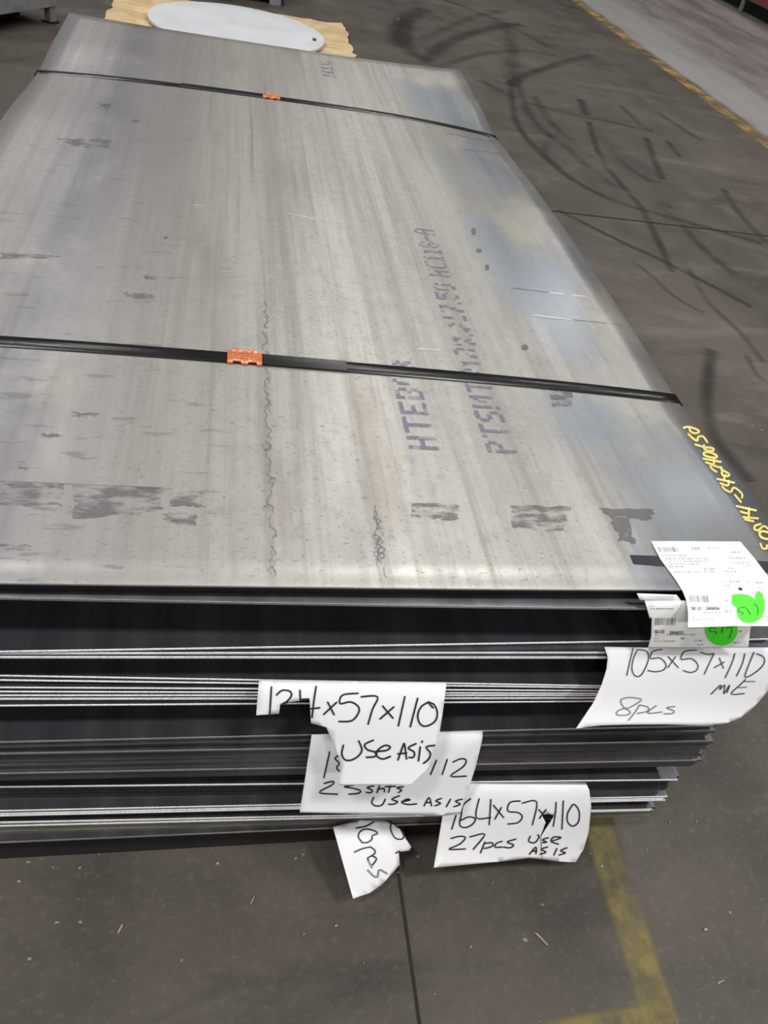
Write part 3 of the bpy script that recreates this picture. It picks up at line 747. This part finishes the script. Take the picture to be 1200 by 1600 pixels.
# 124x57x110
z = zoom(3.75, 390, 1050); fn = hang(-.012, 1062, 1226, .075, .03, 400, 700, -.02)
P = paper_obj('paper_note', z([(55, 45), (600, 52), (1155, 60), (1130, 250), (1110, 370), (1060, 540), (1030, 590), (945, 660), (520, 665), (540, 560), (520, 490), (450, 325), (360, 300), (352, 160), (180, 185), (172, 245), (38, 255)]),
              fn, M_PAPER, 'torn white paper note reading 124x57x110 USE ASIS, hanging in front of another', 'paper note', GN)
write(P, z, [[(128, 88), (118, 248)], [(158, 135), (190, 108), (235, 112), (245, 140), (215, 175), (192, 185), (225, 178)], [(295, 108), (297, 160)], [(297, 163), (345, 158)], [(390, 85), (378, 160), (365, 265)], [(360, 215), (410, 210)],
             [(435, 248), (510, 178)], [(458, 178), (495, 250)], [(635, 125), (545, 135), (530, 185), (590, 175), (635, 200), (640, 235), (600, 285), (525, 290)], [(655, 145), (750, 145), (720, 220), (695, 305)],
             [(765, 275), (845, 205)], [(780, 200), (840, 270)], [(910, 145), (872, 315)], [(985, 155), (942, 320)], [(1050, 175), (1005, 205), (985, 260), (1005, 310), (1045, 315), (1090, 285), (1100, 235), (1080, 190), (1050, 180), (1075, 210)],
             [(550, 430), (540, 480), (560, 515), (600, 515), (640, 490), (658, 455), (640, 405)], [(725, 400), (675, 425), (690, 455), (735, 470), (735, 495), (685, 500)], [(740, 465), (800, 460), (825, 440), (795, 430), (755, 455), (745, 490), (780, 510), (825, 495)],
             [(870, 515), (900, 430), (908, 425), (920, 510)], [(870, 480), (920, 475)], [(975, 420), (930, 445), (965, 470), (960, 500), (935, 500)], [(1000, 440), (990, 520)], [(1012, 405), (1010, 412)], [(1085, 430), (1035, 440), (1060, 475), (1050, 510), (1020, 535)]],
      10, M_INK, fn, 'marker text 124x57x110 USE ASIS')
# 164x57x110 with a tear
z = zoom(4.444, 670, 1210); fn = hang(-.012, 1221, 1352, .065, .05, 680, 920, .02)
P = paper_obj('paper_note', z([(255, 46), (700, 50), (1090, 55), (1115, 110), (1128, 220), (1110, 400), (1075, 520), (1020, 612), (900, 605), (800, 590), (786, 589), (780, 432), (812, 378), (842, 335), (870, 286), (835, 274), (783, 280), (812, 335), (797, 372), (774, 432), (783, 589), (700, 580), (500, 605), (35, 648), (60, 500), (95, 290)]),
              fn, M_PAPER, 'white paper note with a small tear reading 164x57x110 27pcs USE ASIS', 'paper note', GN)
write(P, z, [[(190, 285), (160, 380)], [(290, 170), (240, 215), (225, 290), (215, 350), (250, 370), (300, 350), (325, 310), (280, 295), (225, 320)], [(350, 170), (330, 300), (430, 300)], [(432, 175), (420, 350)], [(450, 215), (520, 300)], [(505, 230), (460, 310)],
             [(635, 185), (565, 195), (550, 255), (620, 265), (650, 295), (620, 335), (550, 345)], [(650, 200), (750, 190), (720, 350)], [(765, 245), (790, 275)], [(815, 245), (770, 305)], [(885, 195), (880, 260), (865, 360)], [(935, 185), (925, 380)],
             [(1000, 210), (965, 270), (965, 330), (1000, 360), (1040, 330), (1045, 260), (1020, 215), (1000, 210)], [(155, 445), (215, 430), (255, 440), (215, 485), (140, 520), (255, 518)], [(285, 435), (390, 415), (310, 520)], [(390, 470), (360, 545)], [(390, 480), (440, 475), (440, 500), (385, 515)],
             [(510, 465), (470, 480), (460, 505), (510, 505)], [(605, 450), (545, 470), (590, 490), (565, 510), (520, 505)], [(705, 430), (695, 465), (735, 475), (765, 440), (760, 420)], [(830, 440), (790, 455), (820, 470), (790, 475)], [(850, 465), (920, 440), (870, 435), (850, 465), (900, 485)],
             [(700, 555), (745, 505), (745, 550)], [(715, 535), (750, 530)], [(825, 505), (782, 520), (815, 540), (775, 555)], [(890, 515), (870, 560)], [(960, 510), (915, 530), (950, 545), (905, 560)]], 9.5, M_INK, fn, 'marker text 164x57x110 27pcs USE ASIS')
# 10 pcs scrap
z = zoom(6.667, 500, 1270); fn = hang(.004, 1278, 1405, .118, .03, 520, 650, .03)
P = paper_obj('paper_note', z([(135, 148), (400, 75), (700, 62), (760, 120), (850, 180), (900, 280), (955, 355), (930, 395), (820, 405), (832, 540), (700, 690), (640, 750), (520, 835), (345, 895), (250, 560)]),
              fn, M_PAPER, 'small ragged paper scrap with sideways 10 pcs hanging lowest near the floor', 'paper note', GN)
write(P, z, [[(560, 95), (480, 140), (378, 160)], [(440, 310), (400, 250), (420, 195), (480, 170), (560, 185), (600, 215), (545, 240), (540, 280), (490, 310), (440, 310)], [(530, 355), (440, 375), (360, 410)], [(530, 358), (572, 392), (565, 430), (500, 470), (505, 490)], [(545, 450), (590, 480), (548, 545)],
             [(690, 82), (742, 90), (735, 170), (780, 260), (850, 275), (875, 240), (840, 170)], [(790, 420), (830, 402)]], 14, M_INK, fn, 'marker text 10 pcs, sideways')
write(P, z, [[(500, 490), (540, 570)], [(500, 600), (560, 660), (600, 665), (620, 595), (700, 635)]], 18, M_PENLIGHT, fn, 'faint marker letter s')

# --- printed labels at the right corner
def over_edge(lift, out):
    def fn(a, b, o=0.0):
        p = on_top(a, b, lift + o)
        ye = cA + kA * p.x - .003
        if p.y > ye: return p
        q = on_y(a, b, ye); t = max(0, (H + sag(q.x, 0) + lift - q.z)) / .12
        return on_y(a, b, ye - out * min(1, t) - o)
    return fn
z = zoom(6, 1000, 840)
fnA = over_edge(.0018, .075)
LA = paper_obj('shipping_label', z([(102, 32), (500, 32), (940, 36), (1075, 195), (1200, 360), (1330, 520), (1360, 800), (1330, 830), (900, 828), (450, 842), (452, 700), (435, 590), (400, 500), (330, 390), (190, 200)]),
               fnA, M_LABEL, 'white printed skid label with bitten green sticker, draped over the top corner', 'label', 'printed skid labels', 6)
fnB = hang(-.014, 938, 1012, .012, 0, 1008, 1180)
LB = paper_obj('shipping_label', z([(45, 592), (330, 590), (700, 590), (1060, 600), (1055, 700), (1040, 830), (1030, 900), (1015, 1028), (75, 1032), (105, 930), (110, 760), (88, 752)]),
               fnB, M_LABEL, 'white printed skid label with round green sticker hanging below the other', 'label', 'printed skid labels', 6)
fnC = hang(-.007, 927, 940, .002, 0, 995, 1060)
paper_obj('paper_tag', [(995, 927), (1057, 929.5), (1066, 940), (1000, 938)], fnC, M_PAPER, 'thin bluish strip of paper tucked under the top sheet left of the labels', 'paper tag', None, 5)
SEG = {'S': [[(1, 1), (0, .9), (0, .55), (1, .45), (1, .1), (0, 0)]], 'K': [[(0, 0), (0, 1)], [(1, 1), (0, .45), (1, 0)]], 'I': [[(.5, 0), (.5, 1)]], 'D': [[(0, 0), (0, 1), (.7, .9), (1, .5), (.7, .1), (0, 0)]],
       '2': [[(0, .85), (.5, 1), (1, .8), (.9, .5), (0, 0), (1, 0)]], '4': [[(.8, 0), (.8, 1), (0, .35), (1, .35)]], '0': [[(.5, 1), (0, .7), (0, .3), (.5, 0), (1, .3), (1, .7), (.5, 1)]],
       '6': [[(.9, 1), (.2, .7), (0, .25), (.5, 0), (1, .25), (.6, .5), (.1, .35)]], '5': [[(1, 1), (.1, 1), (0, .55), (.7, .6), (1, .3), (.6, 0), (0, .05)]], '3': [[(0, 1), (.9, .9), (.5, .55), (1, .25), (.5, 0), (0, .1)]]}
def segtext(st, text, x, y, cw, chh, w, slope=0.0):
    for c in text:
        if c != ' ':
            for pl in SEG[c]: st.line([(x + a * cw * .7, y - b * chh + slope * (x)) for a, b in pl], w)
        x += cw
def printed(par, fn, zf, rows, bars, skid, blocks=()):
    r = random.Random(11)
    s = Strokes(lambda a, b, o=0.0: fn(a, b, .0010 + o))
    for x0_, x1_, y_, h_ in rows:                       # rows of print too small to read
        x = x0_
        while x < x1_:
            wd_ = r.uniform(8, 26); hh = h_ * r.uniform(.6, 1)
            s.poly(zf([(x, y_ - hh / 2), (min(x + wd_, x1_), y_ - hh / 2), (min(x + wd_, x1_), y_ + hh / 2), (x, y_ + hh / 2)])); x += wd_ + r.uniform(4, 18)
    s.build('small_print', M_PRINTPALE, par, 'rows of tiny grey print')['kind'] = 'stuff'
    s = Strokes(lambda a, b, o=0.0: fn(a, b, .0010 + o))
    for (x0_, y0_, x1_, y1_, n, lean) in bars:
        x = x0_
        while x < x1_:
            wd_ = r.choice((4, 6, 10)); s.poly(zf([(x, y0_), (x + wd_, y0_), (x + wd_ + lean, y1_), (x + lean, y1_)])); x += wd_ + r.choice((5, 8, 11))
    s.build('barcode', M_PRINT, par, 'grey printed barcode')['kind'] = 'stuff'
    s = Strokes(lambda a, b, o=0.0: fn(*zf([(a, b)])[0], .0011 + o))
    for t, x, y, cw, chh in skid: segtext(s, t, x, y, cw, chh, 6)
    s.build('skid_number', M_PRINTDARK, par, 'printed text SKID and number')
printed(LA, fnA, z, [(205, 460, 165, 18), (240, 640, 195, 16), (245, 640, 220, 16), (270, 560, 245, 14), (270, 420, 270, 14), (320, 580, 320, 14), (600, 700, 290, 22), (600, 690, 318, 14), (860, 950, 135, 18), (840, 990, 190, 16), (880, 1040, 235, 16), (1000, 1050, 260, 12), (830, 880, 285, 14), (790, 910, 315, 16),
                    (760, 780, 410, 16), (840, 930, 410, 20), (1010, 1040, 415, 16), (1090, 1150, 420, 20), (800, 845, 450, 16), (640, 750, 95, 14), (485, 560, 100, 26), (490, 520, 710, 12), (600, 760, 700, 14), (490, 520, 740, 12), (500, 700, 765, 16), (800, 870, 690, 24), (800, 830, 590, 20), (1150, 1240, 740, 16), (1150, 1240, 765, 16)],
        [(165, 85, 350, 132, 10, 20), (455, 540, 640, 605, 10, 12)], [('SKID', 485, 675, 24, 26), ('240656', 620, 675, 22, 26)])
printed(LB, fnB, z, [(85, 130, 605, 10), (90, 130, 640, 10), (105, 310, 665, 14), (140, 175, 915, 12), (250, 520, 910, 12), (140, 175, 945, 14), (140, 340, 970, 14), (385, 420, 945, 22), (520, 580, 965, 16), (540, 590, 1005, 16), (460, 600, 850, 8), (930, 960, 880, 16), (880, 940, 985, 14)],
        [(145, 752, 335, 820, 10, -4)], [('SKID', 138, 895, 24, 26), ('240653', 280, 905, 22, 26)])
def sticker(par, fn, outline, strokes, label, w=5):
    s = Strokes(lambda a, b, o=0.0: fn(a, b, .0009 + o))
    pts = z(outline); cx_ = sum(p[0] for p in pts) / len(pts); cy_ = sum(p[1] for p in pts) / len(pts)
    n = len(pts)
    bm = bmesh.new(); vs = [bm.verts.new((a, b, 0)) for a, b in pts]; fc = bm.faces.new(vs); fc.normal_update(); bmesh.ops.triangulate(bm, faces=[fc])
    for i in range(1, 14): bmesh.ops.bisect_plane(bm, geom=bm.verts[:] + bm.edges[:] + bm.faces[:], plane_co=(0, min(p[1] for p in pts) + i * 4, 0), plane_no=(0, 1, 0))
    bm.verts.index_update()
    V = [fn(v.co.x, v.co.y, .0016) for v in bm.verts]; Fc = [tuple(v.index for v in f.verts) for f in bm.faces]; bm.free()
    o = mesh_obj('sticker', V, Fc, M_GREEN, par); o['label'] = label
    q = Strokes(lambda a, b, oo=0.0: fn(a, b, .0023 + oo))
    for st in strokes: q.line(z(st), w / 6)
    q.build('pen_date', M_PEN, o, 'thin pen number on the green sticker')
sticker(LA, fnA, [(860, 580), (868, 535), (930, 525), (1000, 533), (1045, 555), (1085, 578), (1085, 520), (1110, 495), (1150, 525), (1170, 600), (1170, 680), (1140, 750), (1090, 788), (1030, 800), (970, 785), (925, 740), (910, 690), (910, 645), (868, 628)],
        [[(990, 650), (940, 655), (925, 690), (965, 700), (960, 725)], [(1000, 660), (1040, 720)], [(1070, 620), (1105, 650), (1105, 725)]], 'bright green round sticker with a torn top', 7)
sticker(LB, fnB, [(765 + 152 * math.cos(t * .2618), 862 + 152 * math.sin(t * .2618)) for t in range(24)], [[(712, 852), (655, 850), (662, 880), (718, 884), (712, 902)], [(775, 845), (770, 895)], [(810, 850), (865, 850), (838, 945)]], 'bright green round sticker reading 517', 7)
s = Strokes(lambda a, b, o=0.0: fnA(a, b, .0012)); s.poly(z([(920, 465), (955, 470), (965, 495), (930, 490)])); s.build('label_hole', M_INK, LA, 'small dark hole through the label')

# ------------------------------------------------------------------ background: kraft paper, white disc, metal table, machine base, red rack
kp = NT('kraft_paper'); ka = kp.noise(kp.coord(), 5, 5); kb = kp.noise(kp.coord((3, 9, 3)), 1.0, 3, .6, 1.5)
M_KRAFT = kp.out(kp.mix(kp.ramp(ka, .3, .7), (.50, .35, .18), (.66, .50, .29)), .8, 0.0); kp.bump(kb, .8, .05)
def sheet_grid(name, x0, x1, y0, y1, nx, ny, mat, zfun, jit):
    r = random.Random(2); v, f = [], []
    for j in range(ny + 1):
        for i in range(nx + 1):
            x = x0 + (x1 - x0) * i / nx; y = y0 + (y1 - y0) * j / ny
            if i in (0, nx): x += r.uniform(-jit, jit)
            if j in (0, ny): y += r.uniform(-jit, jit)
            v.append((x, y, zfun(x, y) + r.uniform(0, .008)))
    for j in range(ny):
        for i in range(nx): a = j * (nx + 1) + i; f.append((a, a + 1, a + nx + 2, a + nx + 1))
    return mesh_obj(name, v, f, mat, smooth=False)
k = sheet_grid('kraft_paper', -1.03, .78, 5.7, 7.05, 26, 18, M_KRAFT, lambda x, y: .006 + .03 * max(0, abs(x + .1) - .68), .018)
k.location.z = 0
tag(k, 'crumpled brown kraft paper spread on the floor behind the stack', 'kraft paper')
M_DISC = flat('white_disc_paint', (.62, .64, .68), .45, 0, .06, 3)
bm = bmesh.new(); bmesh.ops.create_cone(bm, cap_ends=True, segments=72, radius1=.66, radius2=.66, depth=.02)
me = bpy.data.meshes.new('round_panel'); bm.to_mesh(me); bm.free(); me.materials.append(M_DISC)
disc = bpy.data.objects.new('round_panel', me); COL.objects.link(disc); disc.location = (-.10, 6.30, .034)
bv = disc.modifiers.new('bevel', 'BEVEL'); bv.width = .004; bv.segments = 2; bv.limit_method = 'ANGLE'
tag(disc, 'large round white panel lying on the brown kraft paper', 'round panel')
s = Strokes(lambda a, b, o=0.0: on_z(a, b, .0447 + o)); s.poly([(488, 59), (494, 60), (495, 64), (489, 64)]); s.build('drill_hole', M_WOOD, disc, 'small brown mark near the rim')
M_GALV = flat('grey_painted_steel', (.24, .25, .25), .5, .3, .15, 12); M_BLACK = flat('black_machine_paint', (.012, .012, .013), .5); M_RED = flat('red_paint', (.36, .022, .02), .5, 0, .25, 6)
# low grey steel table, front right leg in view
leg0 = on_z(87, 36, 0); leg0 = Vector((leg0.x - .03, leg0.y, 0)); za = on_y(80, 9, leg0.y).z
e1, e2 = on_z(80, 9, za), on_z(0, 21, za); ang = math.atan2(e1.y - e2.y, e1.x - e2.x)
tb = empty('steel_table', leg0); tb.rotation_euler.z = ang; tag(tb, 'low grey steel table with plain legs at the top left corner', 'table')
def tbox(name, x0, x1, y0, y1, z0, z1, mat, bev=.003, par=None):
    ox, oy = leg0.x, leg0.y
    return MB().box(ox + x0, ox + x1, oy + y0, oy + y1, z0, z1).build(name, mat, par or tb, bev)
for x, y in ((0, 0), (0, .9), (-1.9, 0), (-1.9, .9)):
    lg = tbox('leg', x - .026, x + .026, y - .026, y + .026, .004, .48, M_GALV)
    tbox('foot_plate', x - .04, x + .04, y - .04, y + .04, 0, .012, M_BLACK, 0, lg)
tbox('front_apron', -1.93, .03, -.036, -.026, za, .50, M_GALV); tbox('rear_apron', -1.93, .03, .926, .936, za, .50, M_GALV)
tbox('side_apron', .026, .036, -.03, .93, za, .50, M_GALV); tbox('side_apron', -1.936, -1.926, -.03, .93, za, .50, M_GALV)
tbox('tabletop', -1.95, .05, -.05, .95, .50, .53, M_GALV)
tbox('under_table_shade', -1.85, -.12, .15, .75, .02, .10, M_BLACK)  # black slab stands in for the shadows under the table
tb2 = empty('machine_base', (0, 7.6, 0)); tag(tb2, 'black machine base with stubby feet behind the kraft paper', 'machine base')
MB().box(-1.6, .32, 7.42, 8.6, .05, .6).build('body', M_BLACK, tb2, .01)
for x in (-1.5, -.62, .22): MB().box(x - .05, x + .05, 7.40, 7.5, 0, .055).build('foot', M_GALV, tb2, .004)
# red storage rack beside the lane
rk = empty('red_rack', (7.8, 13, 0)); tag(rk, 'red steel storage rack on short legs across the pale lane', 'rack')
MB().box(7.05, 8.6, 10.2, 16.5, .20, 1.3).build('body', M_RED, rk, .01)
MB().box(7.02, 7.05, 10.2, 16.5, .165, .215).build('lower_rail', flat('rail_paint', (.12, .075, .07), .6), rk, .004)
for y in (10.45, 11.85, 13.4, 15.0): MB().box(7.03, 7.07, y - .03, y + .03, 0, .19).build('leg', M_GALV, rk, .003)
MB().box(7.18, 8.5, 10.3, 16.4, .0, .20).build('gap_shade_block', M_BLACK, rk)  # black block stands in for the shaded gap below the rack body

# ------------------------------------------------------------------ litter on the floor
M_CHIP = flat('wood_chip', (.36, .28, .15), .8); M_CHIP2 = flat('pale_chip', (.33, .29, .23), .7)
chips = [(188, 1452, 14, 5, 1.2, 'largest pale wood chip on the floor below the stack'), (394, 1408, 14, 3, 1.1, 'thin wood splinter on the floor left of the lowest scrap'), (845, 1467, 24, 4, -.9, 'long brown splinter on the floor below the 164x57x110 note'), (1125, 1535, 14, 3, .3, 'pale scrap at the end of a scratch near the bottom right corner'),
         (1102, 1453, 6, 5, .2, None), (735, 1480, 6, 3, .6, None), (45, 1348, 6, 3, 0, None), (125, 1357, 5, 3, .8, None), (30, 1378, 5, 4, 0, None), (474, 1336, 5, 3, .5, None), (462, 1342, 5, 3, .6, None), (90, 1442, 7, 3, .1, None), (340, 1350, 5, 4, .3, None), (525, 1447, 5, 4, .4, None), (622, 1364, 4, 3, .6, None), (769, 1380, 5, 2, .8, None),
         (1046, 1285, 5, 2, 1.0, None), (1087, 1285, 5, 2, 1.0, None), (940, 1354, 5, 4, .3, None), (475, 1460, 5, 2, .3, None), (568, 1505, 4, 2, 1, None), (622, 30, 4, 3, 0, None), (1145, 770, 4, 2, .4, None), (1175, 665, 4, 2, .4, None), (1190, 673, 4, 2, -.4, None)]
for a, b, ln, wd_, an, lb in chips:
    p = on_z(a, b, 0); sc = (CX - p).length / F
    l2, w2 = ln * sc / 2, wd_ * sc * .38
    v = [(-l2, -w2 * .6, 0), (l2 * .8, -w2, 0), (l2, w2 * .5, 0), (-l2 * .7, w2, 0), (-l2 * .9, -w2 * .4, .002), (l2 * .7, -w2 * .8, .003), (l2 * .9, w2 * .4, .0022), (-l2 * .6, w2 * .8, .003)]
    o = mesh_obj('wood_chip', v, [(0, 3, 2, 1), (4, 5, 6, 7), (0, 1, 5, 4), (1, 2, 6, 5), (2, 3, 7, 6), (3, 0, 4, 7)], M_CHIP if lb else M_CHIP2)
    o.location = (p.x, p.y, .0012); o.rotation_euler.z = an
    tag(o, lb or 'tiny pale debris chip scattered on the dark floor', 'debris', 'debris chips on the floor')
